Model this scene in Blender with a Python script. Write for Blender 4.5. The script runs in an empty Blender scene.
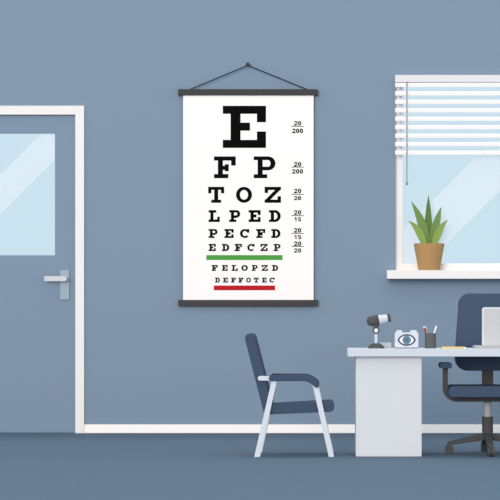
import bpy, bmesh, math
from mathutils import Vector, Matrix

# ------------------------------------------------------------------ frame of the place
# camera stands 0.945 m above the floor, 16.97 m in front of the back wall (wall face at y = 0)
F = 2030.0                     # focal length in picture units of a 500 px wide picture
HC = 0.945                     # eye height
VX, VY = 322.0, 320.0          # where the level line of sight meets the picture
DW = 16.97                     # distance to the wall
DD = 14.0                      # distance to the desk front
COL = bpy.context.scene.collection

def X(px, D): return (px - VX) / F * D
def Z(py, D): return HC - (py - VY) / F * D
def Y(D): return D - DW
def P(px, py, D): return Vector((X(px, D), Y(D), Z(py, D)))

def lin(c):
    c /= 255.0
    return c / 12.92 if c <= .04045 else ((c + .055) / 1.055) ** 2.4

MATS = {}
def mat(name, rgb, k=(1, 1, 1), rough=.85, metal=0.0, spec=.08, vary=.012):
    if name in MATS: return MATS[name]
    m = bpy.data.materials.new(name); m.use_nodes = True
    nt = m.node_tree; b = nt.nodes['Principled BSDF']
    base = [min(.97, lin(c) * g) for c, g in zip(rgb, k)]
    tc = nt.nodes.new('ShaderNodeTexCoord')
    nz = nt.nodes.new('ShaderNodeTexNoise'); nz.inputs['Scale'].default_value = 9
    nt.links.new(tc.outputs['Object'], nz.inputs['Vector'])
    mx = nt.nodes.new('ShaderNodeMix'); mx.data_type = 'RGBA'
    mx.inputs[6].default_value = [c * (1 - vary) for c in base] + [1]
    mx.inputs[7].default_value = [c * (1 + vary) for c in base] + [1]
    nt.links.new(nz.outputs['Fac'], mx.inputs[0])
    nt.links.new(mx.outputs[2], b.inputs['Base Color'])
    b.inputs['Roughness'].default_value = rough
    b.inputs['Metallic'].default_value = metal
    b.inputs['Specular IOR Level'].default_value = spec
    MATS[name] = m
    return m

# ------------------------------------------------------------------ object helpers
def link(name, bm, m, parent=None, bevel=0, smooth=False):
    bmesh.ops.recalc_face_normals(bm, faces=bm.faces)
    me = bpy.data.meshes.new(name); bm.to_mesh(me); bm.free()
    if smooth:
        for p in me.polygons: p.use_smooth = True
    o = bpy.data.objects.new(name, me); COL.objects.link(o)
    me.materials.append(m)
    if parent:
        o.parent = parent
        o.matrix_parent_inverse = Matrix.Translation(-parent.location)
    if bevel:
        b = o.modifiers.new('bevel', 'BEVEL'); b.width = bevel; b.segments = 2
        b.limit_method = 'ANGLE'; b.angle_limit = math.radians(40)
    return o

def thing(name, label, cat, loc, group=None):
    o = bpy.data.objects.new(name, None); COL.objects.link(o)
    o.location = loc; o.empty_display_size = .1
    o['label'] = label; o['category'] = cat
    if group: o['group'] = group
    return o
def tag(o, label, cat, group=None):
    o['label'] = label; o['category'] = cat
    if group: o['group'] = group
    return o
def lab(o, label): o['label'] = label; return o
def struct(o, label=None):
    o['kind'] = 'structure'
    if label: o['label'] = label
    return o

def box(bm, x0, x1, y0, y1, z0, z1):
    vs = [bm.verts.new((x, y, z)) for x in (x0, x1) for y in (y0, y1) for z in (z0, z1)]
    for f in ((0,1,3,2),(4,6,7,5),(0,4,5,1),(2,3,7,6),(0,2,6,4),(1,5,7,3)):
        bm.faces.new([vs[i] for i in f])
    return bm
def nb(): return bmesh.new()

def slab(bm, pts, D, depth):
    """outline (picture units, seen at distance D) given real depth going away from D"""
    a = [bm.verts.new(P(x, y, D)) for x, y in pts]
    b = [bm.verts.new(v.co + Vector((0, depth, 0))) for v in a]
    n = len(a)
    bm.faces.new(a); bm.faces.new(b[::-1])
    for i in range(n):
        bm.faces.new((a[i], b[i], b[(i+1) % n], a[(i+1) % n]))
    return bm
def rect(x0, y0, x1, y1): return [(x0, y0), (x1, y0), (x1, y1), (x0, y1)]

def rounded(pts, rads, seg=8):
    out = []; n = len(pts)
    for i in range(n):
        p = Vector(pts[i]); a = Vector(pts[i-1]); b = Vector(pts[(i+1) % n]); r = rads[i]
        if r <= 0: out.append(tuple(p)); continue
        u = (a - p).normalized(); v = (b - p).normalized()
        half = u.angle(v) / 2
        d = r / math.tan(half)
        c = p + (u + v).normalized() * (r / math.sin(half))
        s = p + u * d; e = p + v * d
        a0 = math.atan2(s.y - c.y, s.x - c.x); a1 = math.atan2(e.y - c.y, e.x - c.x)
        da = (a1 - a0 + math.pi) % (2 * math.pi) - math.pi
        for k in range(seg + 1):
            t = a0 + da * k / seg
            out.append((c.x + r * math.cos(t), c.y + r * math.sin(t)))
    return out

def band(pts, w, cap0=True, cap1=True, seg=8):
    """outline of a thick line"""
    pts = [Vector(p) for p in pts]; n = len(pts)
    ws = w if isinstance(w, (list, tuple)) else [w] * n
    L, R = [], []; T = []
    for i in range(n):
        t = (pts[min(i+1, n-1)] - pts[max(i-1, 0)]).normalized(); T.append(t)
        nrm = Vector((-t.y, t.x))
        L.append(pts[i] + nrm * ws[i]); R.append(pts[i] - nrm * ws[i])
    out = list(L)
    def cap(c, t, r, s):
        nrm = Vector((-t.y, t.x)) * s
        res = []
        for k in range(1, seg):
            a = math.pi * k / seg
            res.append(c + nrm * r * math.cos(a) + t * s * r * math.sin(a))
        return res
    if cap1: out += cap(pts[-1], T[-1], ws[-1], 1)
    out += R[::-1]
    if cap0: out += cap(pts[0], T[0], ws[0], -1)
    return [tuple(v) for v in out]

def tube(bm, pts, r, n=12, closed_ends=True):
    pts = [Vector(p) for p in pts]
    rs = r if isinstance(r, (list, tuple)) else [r] * len(pts)
    rings = []
    up = Vector((0, 1, 0))
    for i, p in enumerate(pts):
        t = (pts[min(i+1, len(pts)-1)] - pts[max(i-1, 0)]).normalized()
        if abs(t.dot(up)) > .95: up = Vector((1, 0, 0))
        u = t.cross(up).normalized(); v = t.cross(u).normalized()
        rings.append([bm.verts.new(p + rs[i] * (u * math.cos(2*math.pi*k/n) + v * math.sin(2*math.pi*k/n))) for k in range(n)])
    for a, b in zip(rings, rings[1:]):
        for k in range(n):
            bm.faces.new((a[k], a[(k+1) % n], b[(k+1) % n], b[k]))
    if closed_ends:
        bm.faces.new(rings[0][::-1]); bm.faces.new(rings[-1])
    return bm

def lathe(bm, prof, origin, axis, n=32):
    """prof: list of (distance along axis, radius)"""
    axis = Vector(axis).normalized(); o = Vector(origin)
    h = Vector((0, 1, 0)) if abs(axis.y) < .9 else Vector((1, 0, 0))
    u = axis.cross(h).normalized(); v = axis.cross(u).normalized()
    rings = []
    for s, r in prof:
        c = o + axis * s
        if r < 1e-6: rings.append([bm.verts.new(c)])
        else: rings.append([bm.verts.new(c + r * (u * math.cos(2*math.pi*k/n) + v * math.sin(2*math.pi*k/n))) for k in range(n)])
    for a, b in zip(rings, rings[1:]):
        for k in range(n):
            k2 = (k + 1) % n
            if len(a) == 1 and len(b) == 1: continue
            if len(a) == 1: bm.faces.new((a[0], b[k2], b[k]))
            elif len(b) == 1: bm.faces.new((a[k], a[k2], b[0]))
            else: bm.faces.new((a[k], a[k2], b[k2], b[k]))
    if len(rings[0]) > 1: bm.faces.new(rings[0][::-1])
    if len(rings[-1]) > 1: bm.faces.new(rings[-1])
    return bm

# ------------------------------------------------------------------ materials
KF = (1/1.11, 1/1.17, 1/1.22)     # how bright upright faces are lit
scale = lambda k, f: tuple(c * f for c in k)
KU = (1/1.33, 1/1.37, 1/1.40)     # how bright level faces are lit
m_wall   = mat('blue_grey_wall_paint', (130,152,174), KF, vary=.006)
m_floor  = mat('slate_blue_floor', (105,126,146), KU, vary=.006)
m_trim   = mat('white_trim_paint', (239,241,241), scale(KF, 1.03))
m_base   = mat('white_baseboard_paint', (243,244,243), scale(KF, 1.16))
m_door   = mat('blue_grey_door_paint', (130,152,174), KF, vary=.004)
m_plate  = mat('pale_blue_steel', (163,183,197), KF)
m_lever  = mat('light_grey_steel', (214,219,225), KF, rough=.6)
m_paper  = mat('chart_paper', (255,255,255), KF, vary=.002)
m_ink    = mat('black_ink', (6,6,6), KF)
m_green  = mat('green_ink', (80,163,72), KF)
m_red    = mat('red_ink', (192,34,42), KF)
m_rod    = mat('charcoal_rod', (72,73,76), KF)
m_cord   = mat('dark_cord', (45,45,48), KF)
m_nail   = mat('dark_nail', (70,66,66), KF, rough=.5)
m_sill   = mat('window_sill_paint', (242,242,243), scale(KF, 1.03))
m_wframe = mat('window_frame_paint', (247,248,249), KF)
m_slat   = mat('blind_slat_white', (255,255,255), KF)
m_rail   = mat('blind_rail_grey', (233,234,239), KF)
m_pull   = mat('blind_cord_grey', (150,158,166), KF)
m_pot    = mat('terracotta_tan', (181,145,98), scale(KF, 1.1))
m_leafd  = mat('leaf_dark_green', (101,131,74), KF)
m_leafm  = mat('leaf_mid_green', (118,150,88), KF)
m_leafl  = mat('leaf_light_green', (140,169,93), KF)
m_soil   = mat('potting_soil', (80,62,48), KU)
m_top    = mat('desk_top_laminate', (211,220,231), scale(KF, 1.05))
m_desk   = mat('desk_panel_laminate', (214,221,228), scale(KF, 1.07))
m_fab    = mat('navy_upholstery', (70,88,112), scale(KF, 0.96))
m_fab2   = mat('navy_upholstery_piping', (76,98,126), KF)
m_leg    = mat('pale_blue_metal', (212,223,234), scale(KF, 1.08))
m_char   = mat('charcoal_plastic', (74,76,77), scale(KF, 1.2))
m_cyl    = mat('grey_gas_lift', (180,182,187), KF)
m_inst   = mat('charcoal_instrument', (84,86,88), scale(KF, 1.05))
m_pale   = mat('pale_instrument', (208,217,228), scale(KF, 1.07))
m_white  = mat('white_plastic', (244,246,250), KF)
m_gbox   = mat('grey_box', (196,202,208), KF)
m_eyeo   = mat('eye_outline_navy', (62,80,108), KF)
m_iris   = mat('iris_blue', (98,134,155), KF)
m_pupil  = mat('pupil_blue', (80,112,132), KF)
m_cup    = mat('cup_grey', (100,103,104), scale(KF, 0.92))
m_redpen = mat('brick_red_pen', (176,78,58), KF)
m_yel    = mat('mustard_cover', (226,200,130), KF)
m_lap    = mat('laptop_grey', (204,208,211), KF)
m_lapr   = mat('laptop_rim', (226,227,236), KF)
m_lapb   = mat('laptop_base_grey', (180,184,188), KF)

def glass(name, tint, gl=.02):
    m = bpy.data.materials.new(name); m.use_nodes = True
    nt = m.node_tree; nt.nodes.clear()
    out = nt.nodes.new('ShaderNodeOutputMaterial'); mx = nt.nodes.new('ShaderNodeMixShader')
    t = nt.nodes.new('ShaderNodeBsdfTransparent'); g = nt.nodes.new('ShaderNodeBsdfGlossy')
    t.inputs['Color'].default_value = (*tint, 1); g.inputs['Roughness'].default_value = .05
    mx.inputs[0].default_value = gl
    nt.links.new(t.outputs[0], mx.inputs[1]); nt.links.new(g.outputs[0], mx.inputs[2])
    nt.links.new(mx.outputs[0], out.inputs['Surface'])
    return m
m_glass = glass('clear_glass', (.816, .869, .901), 0.0)
def reflection():  # pale translucent sheet standing in for a reflection on the panes
    m = bpy.data.materials.new('glass_reflection'); m.use_nodes = True
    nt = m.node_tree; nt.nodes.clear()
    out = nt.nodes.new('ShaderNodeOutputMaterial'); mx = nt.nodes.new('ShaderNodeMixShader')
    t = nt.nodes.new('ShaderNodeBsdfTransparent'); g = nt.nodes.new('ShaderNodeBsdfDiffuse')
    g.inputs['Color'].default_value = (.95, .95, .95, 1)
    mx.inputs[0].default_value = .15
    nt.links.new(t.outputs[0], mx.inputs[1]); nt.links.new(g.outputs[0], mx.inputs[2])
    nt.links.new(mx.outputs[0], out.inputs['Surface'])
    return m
m_reflect = reflection()

# ------------------------------------------------------------------ the setting
WXL, WXR, WTOP = -16, 16, 4.2
xd0, xd1 = X(-46, DW), X(84.4, DW)            # outside of the door frame
zd1 = Z(106, DW)
xw0, xw1 = X(395.2, DW), X(600, DW)             # window opening
DS = DW - .155                                  # front edge of the sill
SILL_Z, SILL_B = Z(270.2, DS), Z(278.8, DS)
zw0, zw1 = SILL_B, Z(75.4, DW)
b = nb()
box(b, WXL, xd0 + .02, 0, .2, 0, WTOP)
box(b, xd0 + .02, xd1 - .02, 0, .2, zd1 - .02, WTOP)
box(b, xd1 - .02, xw0, 0, .2, 0, WTOP)
box(b, xw0, xw1, 0, .2, 0, zw0)
box(b, xw0, xw1, 0, .2, zw1, WTOP)
box(b, xw1, WXR, 0, .2, 0, WTOP)
struct(link('wall_back', b, m_wall), 'plain blue-grey back wall')
b = nb(); box(b, WXL, WXR, -32, .2, -.06, 0)
struct(link('floor', b, m_floor), 'plain slate-blue floor')

# baseboards: right of the door, and left of it out of view
bt = Z(424.4, DW)
b = nb(); box(b, xd1, WXR, -.014, 0, 0, bt)
struct(link('baseboard_back', b, m_base, bevel=.003), 'white baseboard running right from the door frame')
b = nb(); box(b, WXL, xd0, -.014, 0, 0, bt)
struct(link('baseboard_left', b, m_base, bevel=.003))

# door frame and door
fr = .074
b = nb()
box(b, xd0, xd0 + fr, -.02, .12, 0, zd1)
box(b, xd1 - fr, xd1, -.02, .12, 0, zd1)
box(b, xd0 + fr, xd1 - fr, -.02, .12, zd1 - fr, zd1)
struct(link('trim_1', b, m_trim, bevel=.002), 'white frame around the door')
lx0, lx1 = xd0 + fr, xd1 - fr
lz1 = zd1 - fr
DL = DW + .01                                   # the leaf's front face
gx0, gx1 = X(-18, DL), X(55, DL)
gz0, gz1 = Z(255.3, DL), Z(133.2, DL)
b = nb()
y0, y1 = .01, .05
box(b, lx0 + .002, gx0, y0, y1, .004, lz1 - .002)
box(b, gx1, lx1 - .002, y0, y1, .004, lz1 - .002)
box(b, gx0, gx1, y0, y1, .004, gz0)
box(b, gx0, gx1, y0, y1, gz1, lz1 - .002)
door = struct(link('door_1', b, m_door), 'blue-grey door with a glazed upper panel, closed')
b = nb(); box(b, gx0, gx1, .022, .030, gz0, gz1)
link('glass_pane', b, m_glass, door)
def clip_band(x0, x1, ya, yb, s0, s1):
    """part of the rectangle (picture units) where s0 < x + y < s1"""
    pts = [(x0, ya), (x1, ya), (x1, yb), (x0, yb)]
    def cut(pts, f):
        out = []
        for i in range(len(pts)):
            p, q = pts[i], pts[(i+1) % len(pts)]
            a, c = f(p), f(q)
            if a >= 0: out.append(p)
            if (a >= 0) != (c >= 0):
                t = a / (a - c); out.append((p[0] + (q[0]-p[0]) * t, p[1] + (q[1]-p[1]) * t))
        return out
    pts = cut(pts, lambda p: p[0] + p[1] - s0)
    return cut(pts, lambda p: s1 - p[0] - p[1])
b = nb(); slab(b, clip_band(-17.9, 54.9, 133.3, 255.2, 175, 214.5), DW + .02, .0015)  # modelled reflection: thin pale strip laid over the door glass
lab(link('reflection_stripe', b, m_reflect, door), 'paler diagonal stripe imitating a reflection across the door glass')
DH = DW - .01
b = nb(); slab(b, rect(60.2, 270.2, 69.2, 299.6), DW - .002, .012)
hp = lab(link('handle_plate', b, m_plate, door, bevel=.001), 'pale upright handle plate')
b = nb()
tube(b, [P(64.5, 278.6, DW - .045), P(64.5, 278.6, DW)], .012, 16)
slab(b, rounded(rect(44.2, 276.2, 66.6, 281.2), [.6, 2.2, 2.2, .6], 6), DW - .06, .016)
lab(link('door_lever', b, m_lever, hp, bevel=.001), 'light grey lever pointing left')

# window
b = nb()
DF = DW + .04
fx0, fx1 = xw0, xw1; fz0, fz1 = SILL_Z, zw1
fw = X(402.7, DF) - xw0; fh = Z(263.4, DF) - SILL_Z
y0, y1 = .04, .13
# four mitred bars round the glass (inner edge as seen in the room)
for (a0, a1, c0, c1) in ((fx0, fx0 + fw, fz0, fz1), (fx1 - fw, fx1, fz0, fz1),
                         (fx0 + fw, fx1 - fw, fz0, fz0 + fh), (fx0 + fw, fx1 - fw, fz1 - fh, fz1)):
    box(b, a0, a1, y0, y1, c0, c1)
win = struct(link('window_1', b, m_wframe, bevel=.002), 'white framed window behind the blind and the potted plant')
b = nb(); box(b, fx0 + fw - .002, fx1 - fw + .002, .056, .062, fz0 + fh - .002, fz1 - fh + .002)
link('glass_pane', b, m_glass, win)
b = nb(); slab(b, clip_band(402.6, 592, 82, 263.4, 633, 690.5), DW + .054, .0015)  # reflection built as a thin pale strip on the window glass
lab(link('reflection_stripe', b, m_reflect, win), 'paler diagonal stripe imitating a reflection across the window glass')
b = nb()
x0, x1 = X(387.2, DS), X(608, DS)
ra = [(x0, -.155), (x1, -.155), (x1, -.0005), (xw1 - .0005, -.0005), (xw1 - .0005, .13), (xw0 + .0005, .13), (xw0 + .0005, -.0005), (x0, -.0005)]
lo = [b.verts.new((x, y, SILL_B)) for x, y in ra]; hi = [b.verts.new((x, y, SILL_Z)) for x, y in ra]
b.faces.new(lo[::-1]); b.faces.new(hi)
for i in range(8): b.faces.new((lo[i], lo[(i+1) % 8], hi[(i+1) % 8], hi[i]))
sill = struct(link('trim_2', b, m_sill, bevel=.003), 'white window sill the potted plant stands on')

# ------------------------------------------------------------------ venetian blind
DB = DW - .055
bl = thing('venetian_blind', 'white horizontal-slat blind drawn halfway down over the top of the window', 'blind', (X(497, DB), -.03, Z(75, DB)))
b = nb(); slab(b, rect(395.2, 74.9, 600, 82.1), DB, .042)
lab(link('headrail', b, m_rail, bl, bevel=.002), 'pale grey headrail')
proto = None
for i in range(9):
    if proto is None:
        b = nb(); z1 = Z(82.7, DB); h = 4.2 / F * DB
        x0, x1 = X(395.2, DB), X(600, DB)
        ys = Y(DB) + .006
        prof = [(ys + .004, z1), (ys + .007, z1), (ys + .004, z1 - h * .5), (ys + .007, z1 - h), (ys + .004, z1 - h), (ys + .001, z1 - h * .5)]
        # slightly crowned slat
        a = [b.verts.new((x0, y, z)) for y, z in prof]; c = [b.verts.new((x1, y, z)) for y, z in prof]
        b.faces.new(a[::-1]); b.faces.new(c)
        for k in range(6): b.faces.new((a[k], a[(k+1) % 6], c[(k+1) % 6], c[k]))
        proto = link('slat', b, m_slat, bl)
    else:
        o = proto.copy(); COL.objects.link(o); o.parent = bl
        o.matrix_parent_inverse = Matrix.Translation(-bl.location)
        o.location = proto.location + Vector((0, 0, -i * 8.47 / F * DB))
for px in (398.5, 597):
    b = nb(); x = X(px, DB)
    box(b, x - .0015, x + .0015, Y(DB) + .014, Y(DB) + .015, Z(154, DB), Z(81, DB))
    link('ladder_cord', b, m_slat, bl)
b = nb(); tube(b, [P(406.9, 81.5, DB - .004), P(406.9, 182, DB - .004)], .0045, 10)
pc = lab(link('pull_cord', b, m_pull, bl), 'long grey pull cord at the left end')
b = nb(); lathe(b, [(-.016, 0), (-.014, .007), (0, .0105), (.012, .007), (.016, .003)], P(406.9, 183.3, DB - .004), (0, 0, 1), 16)
link('cord_knob', b, m_pull, pc, smooth=True)

# ------------------------------------------------------------------ potted plant
DPL = DW - .064
cx = X(429.1, DPL)
s = DPL / F
pot_h = 26.8 * s
pl = thing('potted_plant', 'spiky green succulent in a plain tan tapered pot on the window sill', 'plant', (cx, Y(DPL), SILL_Z))
b = nb(); lathe(b, [(0, 0), (0, 10.6*s), (pot_h, 15.5*s), (pot_h, 13.6*s), (pot_h - .03, 13.2*s), (pot_h - .03, 0)], (cx, Y(DPL), SILL_Z), (0, 0, 1), 6 and 48)
lab(link('pot', b, m_pot, pl), 'tan tapered pot')
b = nb(); lathe(b, [(pot_h - .031, 0), (pot_h - .031, 13*s), (pot_h - .014, 12.4*s), (pot_h - .010, 0)], (cx, Y(DPL), SILL_Z), (0, 0, 1), 32)
link('soil', b, m_soil, pl)
def leaf(base, mid, tip, w, dy, wpos=.42):
    """fleshy pointed blade: quadratic spine base-mid-tip (picture units), half width w, leaning dy metres toward/away"""
    b = nb(); n = 16; rings = []
    Bv, Mv, Tv = [Vector(p) for p in (base, mid, tip)]
    for i in range(n + 1):
        t = i / n
        c = Bv * (1-t)**2 + Mv * 2*t*(1-t) + Tv * t*t
        d = ((Mv - Bv) * (1-t) + (Tv - Mv) * t).normalized(); nr = Vector((-d.y, d.x))
        if t < wpos: ww = w * (.62 + .38 * math.sin(math.pi/2 * t / wpos))
        else: ww = w * (1 - ((t - wpos) / (1 - wpos)) ** 1.45)
        ww = max(ww, .06)
        yy = dy[0] + (dy[1] - dy[0]) * t
        th = ww * s * .32
        L = P(*(c + nr * ww), DPL); R = P(*(c - nr * ww), DPL); C0 = P(*c, DPL)
        rings.append([b.verts.new(L + Vector((0, yy, 0))), b.verts.new(C0 + Vector((0, yy + th * .4, 0))),
                      b.verts.new(R + Vector((0, yy, 0))), b.verts.new(C0 + Vector((0, yy + th * 1.6, 0)))])
    for a, c in zip(rings, rings[1:]):
        for k in range(4): b.faces.new((a[k], a[(k+1) % 4], c[(k+1) % 4], c[k]))
    b.faces.new(rings[0][::-1]); b.faces.new(rings[-1])
    return b
for args, m, lb in (
    (((428.8, 246), (428.3, 218), (428.6, 194.6), 3.7, (.022, .012)), m_leafd, 'dark green tall upright leaf in the middle'),
    (((427.2, 246), (423.4, 220.5), (410.9, 201), 4.4, (.000, .006)), m_leafm, 'tall leaf leaning left'),
    (((430.6, 246), (436.3, 222), (441.5, 206.5), 4.0, (.004, .010)), m_leafm, 'tall leaf leaning right'),
    (((424.3, 246.5), (421.0, 229), (408.0, 220.8), 3.9, (-.025, -.02)), m_leafl, 'light green short leaf at lower left'),
    (((434.0, 246.5), (436.8, 230), (448.0, 219.5), 4.0, (-.025, -.02)), m_leafl, 'light green short leaf at lower right')):
    lab(link('leaf', leaf(*args), m, pl), lb)

# ------------------------------------------------------------------ eye chart
DCH = DW - .045
nl = link('nail', lathe(nb(), [(0, .004), (.03, .004), (.031, .015), (.040, .017), (.047, .011), (.049, 0)], P(247.8, 65, DW), (0, -1, 0), 20), m_nail)
tag(nl, 'small dark round nail in the wall that the eye chart hangs from', 'nail')
ch = thing('eye_chart', 'white eye test chart hanging on the wall between two dark rods', 'eye chart', (X(248, DCH), -.03, Z(306, DCH)))
DPA = DCH + .012
b = nb(); slab(b, rect(183.1, 93, 313.6, 302), DPA, .002)
paper = link('paper', b, m_paper, ch)
for y0_, y1_, lb in ((89.1, 95.3, 'top rod'), (299.9, 306.1, 'bottom rod')):
    b = nb(); slab(b, rect(178.1, y0_, 317.7, y1_), DCH, .026)
    lab(link('rod', b, m_rod, ch, bevel=.002), lb)
b = nb()
tube(b, [P(190.5, 89.2, DCH + .01), P(246, 66.1, DCH + .008), P(247.8, 65.6, DCH + .008), P(249.6, 66.1, DCH + .008), P(306.5, 89.2, DCH + .01)], .0045, 8)
link('hanging_cord', b, m_cord, ch)

def ring(cx_, cy_, ro, ri, a0, a1, n=20):
    out = []
    for k in range(n):
        t0 = math.radians(a0 + (a1 - a0) * k / n); t1 = math.radians(a0 + (a1 - a0) * (k+1) / n)
        q = lambda r, t: (cx_ + r[0] * math.cos(t), cy_ + r[1] * math.sin(t))
        out.append([q(ro, t0), q(ro, t1), q(ri, t1), q(ri, t0)])
    return out
R_ = lambda a, b_, c, d: [(a, b_), (c, b_), (c, d), (a, d)]
ST = R_(.18, 0, .41, 1)
GL = {
 'E': [ST, R_(0, .81, 1, 1), R_(0, 0, 1, .19), R_(.79, .61, 1, 1), R_(.79, 0, 1, .39), R_(.4, .41, .63, .60)],
 'F': [ST, R_(0, .81, 1, 1), R_(0, 0, .66, .19), R_(.79, .58, 1, 1), R_(.4, .38, .58, .57), R_(.5, .32, .68, .64)],
 'L': [ST, R_(0, .81, .66, 1), R_(0, 0, 1, .19), R_(.79, 0, 1, .42)],
 'T': [R_(.385, 0, .615, 1), R_(0, .82, 1, 1), R_(0, .6, .19, 1), R_(.81, .6, 1, 1), R_(.2, 0, .8, .18)],
 'Z': [R_(0, .81, 1, 1), R_(0, 0, 1, .19), R_(0, .62, .2, 1), R_(.8, 0, 1, .4), [(.66, .82), (.97, .82), (.34, .18), (.03, .18)]],
 'P': [ST, R_(0, 0, .62, .18), R_(0, .83, .66, 1), R_(.4, .36, .66, .53)] + ring(.66, .68, (.34, .32), (.11, .155), -90, 90, 12),
 'D': [ST, R_(0, 0, .5, .18), R_(0, .82, .5, 1)] + ring(.5, .5, (.5, .5), (.26, .32), -90, 90, 14),
 'O': ring(.5, .5, (.5, .5), (.27, .32), 0, 360, 32),
 'C': ring(.52, .5, (.52, .5), (.28, .32), 38, 318, 26) + [R_(.79, .62, .97, .97)],
}
DPR = DPA - .0006
RINGED = {'P': (.66, .68), 'D': (.5, .5), 'O': (.5, .5), 'C': (.52, .5)}
GL_RECT = {c: [p for p in GL[c] if len({q[0] for q in p}) == 2 and len({q[1] for q in p}) == 2] for c in RINGED}
def row(chars, y0, y1, e=0.0):
    cl = lambda v: max(0, min(1, v))
    for c, x0, x1 in chars:
        b = nb()
        for poly in GL[c]:
            mx_, my_ = sum(p[0] for p in poly) / len(poly), sum(p[1] for p in poly) / len(poly)
            if len(poly) == 4:
                q = []
                for i_, (u, v_) in enumerate(poly):
                    if c in RINGED and poly not in GL_RECT[c]:
                        cc = RINGED[c]; dx, dy = u - cc[0], v_ - cc[1]
                        f = 1 - (e * 1.6 / max(.05, math.hypot(dx, dy)) if i_ >= 2 else 0)
                        q.append((cc[0] + dx * max(f, .1), cc[1] + dy * max(f, .1)))
                    else:
                        q.append((cl(u + (e if u > mx_ else -e)), cl(v_ + (e if v_ > my_ else -e))))
                poly = q
            pts = [(x0 + px * (x1 - x0), y1 - py * (y1 - y0)) for px, py in poly]
            slab(b, pts, DPR + .00003 * (len(b.verts) % 7), .0006)
        lab(link('letter', b, m_ink, paper), 'printed letter %s in the row reading %s' % (c, ' '.join(q for q, _, _ in chars)))
row([('E', 222.8, 266)], 105.8, 147.9, 0)
row([('F', 214, 235.7), ('P', 253.7, 275.5)], 156.4, 178.2, 0.0)
row([('T', 208.2, 224.2), ('O', 236, 252), ('Z', 264.6, 281)], 186.8, 202.8, 0.01)
row([('L', 208.6, 219.8), ('P', 229.2, 240.2), ('E', 248.6, 260.6), ('D', 268.9, 280.7)], 210.1, 222, 0.025)
row([('P', 208.6, 217.6), ('E', 224.4, 233.6), ('C', 239.9, 249.3), ('F', 256.3, 265.3), ('D', 271.2, 280.5)], 229, 238, 0.03)
row([('E', 208.6, 215.8), ('D', 221.8, 229.3), ('F', 234.7, 242), ('C', 247.3, 254.5), ('Z', 260.4, 267.7), ('P', 273.7, 280.5)], 243.9, 251.1, 0.03)
row([('F', 211.6, 217.7), ('E', 221.9, 227.7), ('L', 231.7, 237.8), ('O', 241.3, 247.9), ('P', 251.8, 257.6), ('Z', 261.6, 267.9), ('D', 272, 278.1)], 265, 270.9, 0.035)
row([('D', 215.1, 220), ('E', 223, 227.9), ('F', 231.1, 235.8), ('F', 238.4, 243.3), ('O', 246.1, 251), ('T', 253.8, 258.7), ('E', 261.9, 266.6), ('C', 269.4, 274.7)], 277.6, 282.6, 0.035)
for c in ((206.3, 255.1, 282.5, 260, m_green, 'green bar'), (213.8, 285.5, 275.1, 290.3, m_red, 'red bar')):
    b = nb(); slab(b, rect(*c[:4]), DPR, .0006); lab(link('color_bar', b, c[4], paper), c[5])

DG_ = {
 '0': ring(.5, .5, (.5, .5), (.15, .25), 0, 360, 24),
 '1': [R_(.45, 0, .74, 1), [(.45, 1), (.45, .74), (.12, .60), (.12, .80)]],
 '2': ring(.5, .67, (.48, .33), (.14, .10), -25, 190, 16) + [[(.95, .56), (.66, .56), (.02, .17), (.45, .17)], R_(0, 0, 1, .23)],
 '5': [R_(.12, .82, .94, 1), R_(.12, .44, .38, 1)] + ring(.48, .34, (.5, .34), (.16, .10), -155, 130, 18),
}
def digits(b, txt, x0, y0, x1, y1):
    """bold plain numerals filling a box"""
    n = len(txt); gap = .3; wd = (x1 - x0 - gap * (n - 1)) / n
    for i, c in enumerate(txt):
        a = x0 + i * (wd + gap)
        for q, poly in enumerate(DG_[c]):
            slab(b, [(a + px * wd, y1 - py * (y1 - y0)) for px, py in poly], DPR + .00003 * (q % 5), .0006)
for a, ya, yl, c, yb, ye in (
    ('20', 121, 126.4, '200', 128.5, 133.1), ('20', 162, 167.1, '200', 169.1, 173.7), ('20', 188.7, 194.3, '20', 196, 200.2),
    ('20', 210.2, 215.6, '15', 217.2, 221.4), ('20', 228, 233.3, '15', 235, 239.2), ('20', 241.3, 246.4, '20', 248.3, 252.6)):
    b = nb(); w2 = 5.5 if len(c) == 3 else 3.7
    digits(b, a, 293.9, ya, 301.3, ya + 4.5)
    slab(b, rect(291.4, yl - .35, 303.7, yl + .35), DPR, .0006)
    digits(b, c, 297.6 - w2, yb, 297.6 + w2, ye)
    lab(link('acuity_fraction', b, m_ink, paper), 'printed fraction %s over %s' % (a, c))

# ------------------------------------------------------------------ desk
TOPZ = Z(348.8, DD)
TOPB = TOPZ - .0535
DEP = .53
XL = X(347.8, DD); XR = X(640, DD)
yf = Y(DD)
dk = thing('desk', 'pale grey office desk with a solid panel pedestal at its left end', 'desk', ((XL+XR)/2, yf + .3, 0))
b = nb(); box(b, XL, XR, yf, yf + DEP, TOPB, TOPZ)
link('desktop', b, m_top, dk, bevel=.002)
DP_ = DD + .055
b = nb(); box(b, X(356, DP_), X(421.6, DP_), yf + .055, yf + DEP - .02, 0, TOPB)
link('pedestal', b, m_desk, dk, bevel=.0015)
b = nb(); box(b, X(566, DP_), X(632, DP_), yf + .055, yf + DEP - .02, 0, TOPB)
link('pedestal', b, m_desk, dk, bevel=.0015)

def on_top(D): return TOPZ

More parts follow.
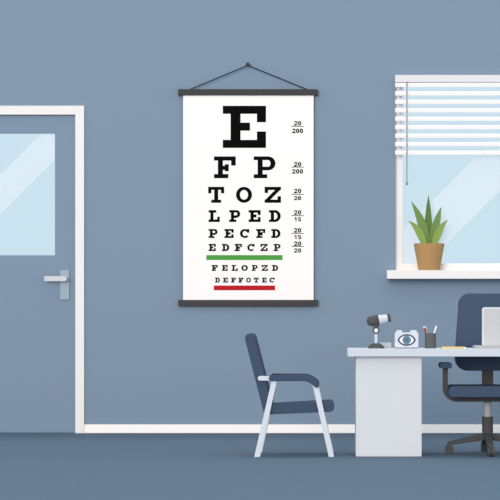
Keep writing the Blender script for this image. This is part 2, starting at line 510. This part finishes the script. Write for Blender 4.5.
# --- examining instrument
DI = DD + .20
yi = Y(DI); k = DI / F
def zt(py): return TOPZ + (348.4 - py) * k      # heights above the desktop, read against its edge
xi = X(376.1, DI)
ins = thing('examination_scope', 'dark grey tabletop eye scope on a domed base, pale barrel tilted up to the right', 'instrument', (xi, yi, TOPZ))
b = nb()
prof = [(0, 0), (0, 8.1*k)] + [(5.3*k*math.sin(a), 8.1*k*math.cos(a)) for a in [math.radians(d) for d in (12, 25, 40, 55, 70, 82)]] + [(5.3*k, 0)]
lathe(b, prof, (xi, yi, TOPZ), (0, 0, 1), 40)
lab(link('base', b, m_inst, ins, smooth=False), 'dark domed base')
b = nb(); tube(b, [(xi, yi, TOPZ + 4.8*k), (xi, yi, zt(333))], 1.55*k, 16)
lab(link('stem', b, m_pale, ins, smooth=False), 'pale thin stem')
b = nb(); tube(b, [(xi, yi - 2.4*k, zt(330.4)), (xi, yi + 2.4*k, zt(330.4))], 3.5*k, 28)
kn = lab(link('pivot_knob', b, m_inst, ins, bevel=.001), 'round pivot knob')
b = nb(); tube(b, [(xi, yi - 2.9*k, zt(330.4)), (xi, yi - 2.3*k, zt(330.4))], 2.0*k, 24)
kc = lab(link('knob_cap', b, m_white, kn), 'white knob cap')
b = nb(); tube(b, [(xi, yi - 3.0*k, zt(330.4)), (xi, yi - 2.85*k, zt(330.4))], .45*k, 10)
b2 = b; lab(link('cap_screw', b2, m_gbox, kn), 'tiny grey screw in the knob cap')
ang = math.radians(10.5)
ax = Vector((math.cos(ang), 0, math.sin(ang)))
o0 = Vector((xi + (371.9 - 376.1)*k, yi, zt(321.0)))
b = nb()
lathe(b, [(-5.2*k, 0), (-5.0*k, 1.6*k), (-4.3*k, 3.1*k), (-3.1*k, 4.3*k), (-1.6*k, 4.9*k), (0, 5.15*k), (7.0*k, 4.9*k)], o0, ax, 32)
hd = lab(link('head', b, m_inst, ins, smooth=True), 'dark rounded head')
b = nb()
slab_pts = [(373.2, 324.5), (379.3, 323.0), (378.9, 327.2), (378.2, 329.5), (374.0, 329.5), (373.3, 327.0)]
vs = []
for yy in (-2.0*k, 2.0*k):
    vs.append([b.verts.new((xi + (px - 376.1)*k, yi + yy, zt(py))) for px, py in slab_pts])
b.faces.new(vs[0]); b.faces.new(vs[1][::-1])
for q in range(6): b.faces.new((vs[0][q], vs[1][q], vs[1][(q+1) % 6], vs[0][(q+1) % 6]))
link('neck', b, m_inst, ins, bevel=.001)
b = nb(); lathe(b, [(7.0*k, 4.65*k), (16.0*k, 3.6*k)], o0, ax, 32)
br = lab(link('barrel', b, m_pale, ins), 'pale tapering barrel')
b = nb(); lathe(b, [(16.0*k, 4.15*k), (18.9*k, 4.0*k), (18.9*k, 3.0*k), (18.2*k, 2.8*k), (18.2*k, 0)], o0, ax, 32)
lab(link('eyepiece', b, m_inst, ins), 'dark eyepiece ring')

# --- little grey box behind the scope
DG = DD + .36
b = nb(); kg = DG / F
box(b, X(380.4, DG), X(391.2, DG), Y(DG), Y(DG) + .07, TOPZ, TOPZ + 5.5*kg)
tag(link('small_box', b, m_gbox, bevel=.002), 'small plain light grey box half behind the scope on the desk', 'box')

# --- box with an eye on its front, shaped like a camera
DE = DD + .20; ye = Y(DE); ke = DE / F
def EP(px, py): return (px, py)
TB = 348.8 + 0
def zdesk(py, D): return TOPZ + (348.4 - py) * D / F
def slabz(b, pts, D, depth, yoff=0):
    a = [b.verts.new((X(x, D), Y(D) + yoff, zdesk(y, D))) for x, y in pts]
    c = [b.verts.new(v.co + Vector((0, depth, 0))) for v in a]
    n = len(a); b.faces.new(a); b.faces.new(c[::-1])
    for i in range(n): b.faces.new((a[i], c[i], c[(i+1) % n], a[(i+1) % n]))
    return b
cam_t = thing('eye_camera', 'pale grey camera-shaped box with a large blue eye on its front', 'camera', (X(406.6, DE), ye + .04, TOPZ))
b = nb(); slabz(b, rounded(rect(394.9, 332.4, 418.4, 347.6), [1.2, 1.2, 1.2, 1.2], 4), DE, .075)
body = link('body', b, m_pale, cam_t, bevel=.001)
for a0, a1 in ((396.6, 402.3), (410.4, 416.8)):
    b = nb(); slabz(b, rounded(rect(a0, 330.2, a1, 332.4), [.6, .6, 0, 0], 3), DE, .05, .012)
    lab(link('top_button', b, m_pale, cam_t), 'low raised block on the top')
b = nb(); slabz(b, rect(395.4, 347.6, 418.0, 348.4), DE, .06, .004)
lab(link('base_plate', b, m_cup, cam_t), 'thin dark base')
def almond(cx_, cy_, w, h, n=14):
    top = [(cx_ + w * math.cos(math.pi - math.pi * i / n), cy_ - h * math.sin(math.pi * i / n) ** 1.25) for i in range(n + 1)]
    bot = [(cx_ + w * math.cos(-math.pi * i / n), cy_ + h * math.sin(math.pi * i / n) ** 1.25) for i in range(1, n)]
    return top + bot
b = nb(); slabz(b, almond(406.7, 340, 9.0, 5.9), DE, .0012, -.0012)
ey = lab(link('eye_outline', b, m_eyeo, body), 'dark navy eye outline')
b = nb(); slabz(b, almond(406.7, 340, 7.2, 4.4), DE, .001, -.0022)
lab(link('eye_white', b, m_white, body), 'white of the eye')
for r, m, nme, off in ((4.3, m_iris, 'iris', -.0032), (1.6, m_pupil, 'pupil', -.0042)):
    b = nb(); slabz(b, [(406.7 + r*math.cos(t*math.pi/14), 340 + r*math.sin(t*math.pi/14)) for t in range(28)], DE, .001, off)
    link(nme, b, m, body)

# --- pen cup with two pens
DC = DD + .20; kc_ = DC / F; yc = Y(DC); xc = X(430.5, DC); rc = 5.6 * kc_
b = nb(); hc = 15.2 * kc_
lathe(b, [(0, 0), (0, rc), (hc, rc), (hc, rc - .004), (.006, rc - .004), (.006, 0)], (xc, yc, TOPZ), (0, 0, 1), 40)
tag(link('pen_cup', b, m_cup), 'dark grey pen cup beside the camera-shaped box on the desk', 'pen cup')
def pen(x0, y0_, x1, y1_, r, yo, name, m, label, tipm=None):
    A = Vector((X(x0, DC), yc + yo, zdesk(y0_, DC))); B = Vector((X(x1, DC), yc + yo, zdesk(y1_, DC)))
    d = (B - A).normalized(); L = (B - A).length
    b = nb(); lathe(b, [(0, 0), (.006, r), (L - (.012 if tipm else .002), r), (L - (.012 if tipm else 0), r * .8)], A, d, 14)
    t = tag(link(name, b, m), label, 'pen')
    if tipm:
        b = nb(); lathe(b, [(L - .012, r * .95), (L, r * .95), (L + .001, r * .7)], A, d, 14)
        p = link('pen_cap', b, tipm, t); p.matrix_parent_inverse = Matrix.Identity(4); lab(p, 'white pen end')
    return t
pen(428.7, 346.6, 424.1, 326.3, .0068, .006, 'pen', m_redpen, 'brick red pen leaning left in the grey cup', m_white)
pen(430.2, 346.6, 436.3, 325.9, .0066, -.006, 'pen', m_white, 'white pen leaning right in the grey cup')
pen(428.6, 346.6, 426.4, 325.9, .0034, .018, 'pen', m_gbox, 'thin grey pen half hidden behind the red pen')

# --- notebook
DN = DD + .12
nbk = thing('notebook', 'thin mustard yellow notebook lying flat on the desk between pen cup and laptop', 'notebook', (X(454, DN), Y(DN), TOPZ))
b = nb(); box(b, X(442.4, DN), X(466.0, DN), Y(DN), Y(DN) + .11, TOPZ, TOPZ + .0095)
link('pages', b, m_white, nbk)
b = nb(); box(b, X(442.0, DN), X(464.0, DN), Y(DN) - .001, Y(DN) + .111, TOPZ, TOPZ + .0125)
lab(link('cover', b, m_yel, nbk, bevel=.001), 'mustard cover')

# --- laptop, seen from behind
DLp = DD + .10
lp = thing('laptop', 'open light grey laptop seen from behind on the desk', 'laptop', (X(511, DLp), Y(DLp), TOPZ))
b = nb(); slabz(b, rounded(rect(475.3, 345.4, 548, 348.4), [1, 1, .4, .4], 4), DLp, .25)
lab(link('keyboard_base', b, m_lapb, lp, bevel=.0015), 'grey base')
b = nb(); slabz(b, rounded(rect(482.2, 307.0, 539.8, 345.4), [2.4, 2.4, 1.4, 1.4], 6), DLp, .010, .012)
lid = lab(link('lid', b, m_lapr, lp, bevel=.001), 'upright screen lid with a paler rim')
b = nb(); slabz(b, rounded(rect(483.9, 308.6, 538.2, 345.2), [1.6, 1.6, .8, .8], 6), DLp, .001, .011)
link('back_panel', b, m_lap, lid)

# ------------------------------------------------------------------ office chair
DO = 14.32
oc = thing('office_chair', 'navy swivel office chair with charcoal arms and wheeled base behind the desk', 'office chair', (X(487.5, DO), Y(DO), 0))
CX = 487.5
DBk = DD + DEP + .035
def mir(pts): return pts + [(2*CX - x, y) for x, y in pts[::-1]]
b = nb(); slab(b, rounded([(459.6, 293.6), (515.4, 293.6), (520.9, 370.8), (454.1, 370.8)], [10.5, 10.5, 13, 13], 12), DBk, .075)
bk = link('backrest', b, m_fab, oc, bevel=.01)
# upper edge piping
b = nb(); 
outl = rounded([(459.6, 293.3), (515.4, 293.3), (520.9, 370.8), (454.1, 370.8)], [10.5, 10.5, 13, 13], 12)
strip = [(461.2, 301.5)] + [(x, y) for x, y in outl[2:26] if y < 300] + [(513.8, 301.5)]
inner = [(CX + (x - CX) * .955, y + 3.2) for x, y in strip[::-1]]
slab(b, strip + inner, DBk + .012, .055)
bm_p = b
lab(link('top_piping', b, m_fab2, bk, bevel=.003), 'lighter rim along the top')
b = nb(); slab(b, rect(482.2, 368, 493.3, 386), DBk + .03, .03)
lab(link('back_support', b, m_char, oc, bevel=.002), 'charcoal upright joining back and seat')
# seat
DSt = DD + .08
b = nb(); slab(b, rounded([(448.6, 386.2), (526.4, 386.2), (526.4, 397.6), (448.6, 397.6)], [6, 6, 4, 4], 8), DSt, .43)
link('seat', b, m_fab, oc, bevel=.008)
# arm frame : flat bar bent under the seat, one each side joined below
DA = DD + .22
pth = [(445.5, 367)]
cxa, cya, ra = 457.0, 387.9, 11.5
pth += [(445.5, 380)] + [(cxa - ra * math.cos(math.radians(a)), cya + ra * math.sin(math.radians(a))) for a in range(0, 91, 9)]
pth += [(470, 399.4), (CX, 399.4)]
full = pth + [(2*CX - x, y) for x, y in pth[-2::-1]]
b = nb(); slab(b, band(full, 2.45, False, False), DA, .05)
lab(link('arm_frame', b, m_char, oc, bevel=.003), 'charcoal U-shaped arm frame')
for sgn in (0, 1):
    r = [(440.3, 362.8), (452, 362.8), (452, 368.4), (440.3, 368.4)]
    if sgn: r = [(2*CX - x, y) for x, y in r]
    b = nb(); slab(b, rounded(r, [1.6]*4, 4), DA - .07, .22)
    link('armrest', b, m_fab, oc, bevel=.004)
ko = DO / F; xo = X(CX, DO); yo = Y(DO)
zlow = lambda py: Z(py, DO)
b = nb(); tube(b, [(xo, yo, zlow(417.5)), (xo, yo, zlow(401))], 3.7*ko, 24)
lab(link('gas_lift', b, m_cyl, oc, smooth=False), 'light grey lift column')
b = nb(); lathe(b, [(zlow(439), 4.6*ko), (zlow(434), 5.5*ko), (zlow(416.6), 5.5*ko)], (xo, yo, 0), (0, 0, 1), 28)
hub = lab(link('hub', b, m_char, oc), 'charcoal hub')
# four-armed base with casters
LEN = 38.3 * ko
for a in (180, 0, 270, 90):
    d = Vector((math.cos(math.radians(a)), math.sin(math.radians(a)), 0))
    pr = Vector((-d.y, d.x, 0))
    lb_ = nb()
    st = [(3.0*ko, zlow(432.6), zlow(440.0), .028), (20*ko, zlow(437.0), zlow(442.3), .024), (LEN - 1.0*ko, zlow(441.2), zlow(445.0), .02), (LEN + 1.6*ko, zlow(442.0), zlow(446.5), .016)]
    rings = []
    for dist, zt_, zb_, w in st:
        c = Vector((xo, yo, 0)) + d * dist
        rings.append([lb_.verts.new(c + pr * w + Vector((0, 0, zt_))), lb_.verts.new(c - pr * w + Vector((0, 0, zt_))),
                      lb_.verts.new(c - pr * w + Vector((0, 0, zb_))), lb_.verts.new(c + pr * w + Vector((0, 0, zb_)))])
    for p, q in zip(rings, rings[1:]):
        for i in range(4): lb_.faces.new((p[i], p[(i+1) % 4], q[(i+1) % 4], q[i]))
    lb_.faces.new(rings[0][::-1]); lb_.faces.new(rings[-1])
    lg = link('base_leg', lb_, m_char, oc, bevel=.004)
    # caster: wheel axle at right angles to the arm
    c = Vector((xo, yo, 0)) + d * LEN
    rw = .0325
    cb = nb()
    for sd in (-1, 1):
        ctr = c + Vector((0, 0, rw)) + pr * sd * .0135
        tube(cb, [ctr - pr * .0095, ctr + pr * .0095], rw, 20)
    tube(cb, [c + pr * -.012 + Vector((0, 0, rw)), c + pr * .012 + Vector((0, 0, rw))], .022, 16)
    tube(cb, [c + Vector((0, 0, rw + .008)), c + Vector((0, 0, zlow(444)))], .015, 12)
    link('caster', cb, m_char, lg)

# ------------------------------------------------------------------ visitor chair (side on)
DV = DD
vc = thing('visitor_chair', 'navy padded visitor chair with pale splayed metal legs, facing right toward the desk', 'chair', (X(295, DV), Y(DV) + .24, 0))
W = .43
ba = Vector((18.6, 72.9)).normalized()
b = nb()
slab(b, rounded([(243.8, 334.8), (253.5, 332.4), (272.3, 404.9), (275.5, 410), (272, 414.3), (264.2, 414.7)], [4.9, 4.9, 0, 0, 0, 1.5], 8), DV + .02, W)
link('backrest', b, m_fab, vc, bevel=.006)
b = nb()
slab(b, rounded([(271, 405.3), (334.6, 401.4), (334.2, 411.7), (268.5, 414.5)], [0, 4.9, 4.9, 0], 8), DV + .022, W - .004)
link('seat', b, m_fab, vc, bevel=.005)
for y_off, side in ((0.0, 'near'), (W + .02, 'far')):
    Dn = DV + y_off
    def vslab(pts, dep, off):
        # same true size for both sides, so lay out at DV and shift back
        b = slab(nb(), pts, DV, dep)
        bmesh.ops.translate(b, verts=b.verts, vec=(0, y_off + off, 0))
        return b
    foot = VY + HC * F / DV
    link('leg', vslab([(272.0, 379), (277.4, 379), (260.0, foot), (254.2, foot)], .024, -.006), m_leg, vc, bevel=.002)
    link('leg', vslab([(311.2, 379), (317.4, 381.5), (334.2, foot), (328.8, foot)], .024, -.006), m_leg, vc, bevel=.002)
    ar = lab(link('arm_bar', vslab(rounded(rect(257.8, 376.0, 275, 380.6), [2.2, 0, 0, 2.2], 6), .02, -.004), m_leg, vc, bevel=.001), 'pale metal bar behind the armrest')
    link('armrest', vslab(band([(271.6, 378.2), (290, 378.2), (304, 378.2), (308.5, 379.0), (312.5, 381.0), (315.6, 383.6), (316.6, 384.9)], [2.9]*5 + [2.9, 2.7], True, True), .05, -.019), m_fab, vc, bevel=.004)

# ------------------------------------------------------------------ light
sc = bpy.context.scene
w = bpy.data.worlds.new('daylight'); sc.world = w; w.use_nodes = True
bg = w.node_tree.nodes['Background']
bg.inputs['Color'].default_value = (.80, .90, .95, 1)
bg.inputs['Strength'].default_value = 1.12
def sun(name, dirv, strength, color, angle):
    l = bpy.data.lights.new(name, 'SUN'); l.energy = strength; l.color = color; l.angle = math.radians(angle)
    o = bpy.data.objects.new(name, l); COL.objects.link(o)
    o.rotation_euler = Vector(dirv).normalized().to_track_quat('-Z', 'Y').to_euler()
    o.location = (-3, -8, 7)
    return o
sun('front_fill', (.30, 1.0, -.17), 1.93, (1.0, .895, .86), 26)  # added soft frontal fill, no such source in the room
sun('overhead_fill', (.02, -.16, -1.0), .85, (1.0, .95, .92), 14)  # added light from above, put in for the shadows under the furniture

# ------------------------------------------------------------------ camera
cd = bpy.data.cameras.new('camera'); cam = bpy.data.objects.new('camera', cd); COL.objects.link(cam)
cam.location = (0, -DW, HC); cam.rotation_euler = (math.pi/2, 0, 0)
cd.sensor_width = 36; cd.lens = 36 * F / 500
cd.shift_x = -(VX - 250) / 500; cd.shift_y = (VY - 250) / 500
cd.clip_end = 200
sc.camera = cam
vs_ = sc.view_settings
sc.display_settings.display_device = 'sRGB'
vs_.view_transform = 'Standard'; vs_.look = 'None'; vs_.exposure = 0; vs_.gamma = 1; vs_.use_curve_mapping = False
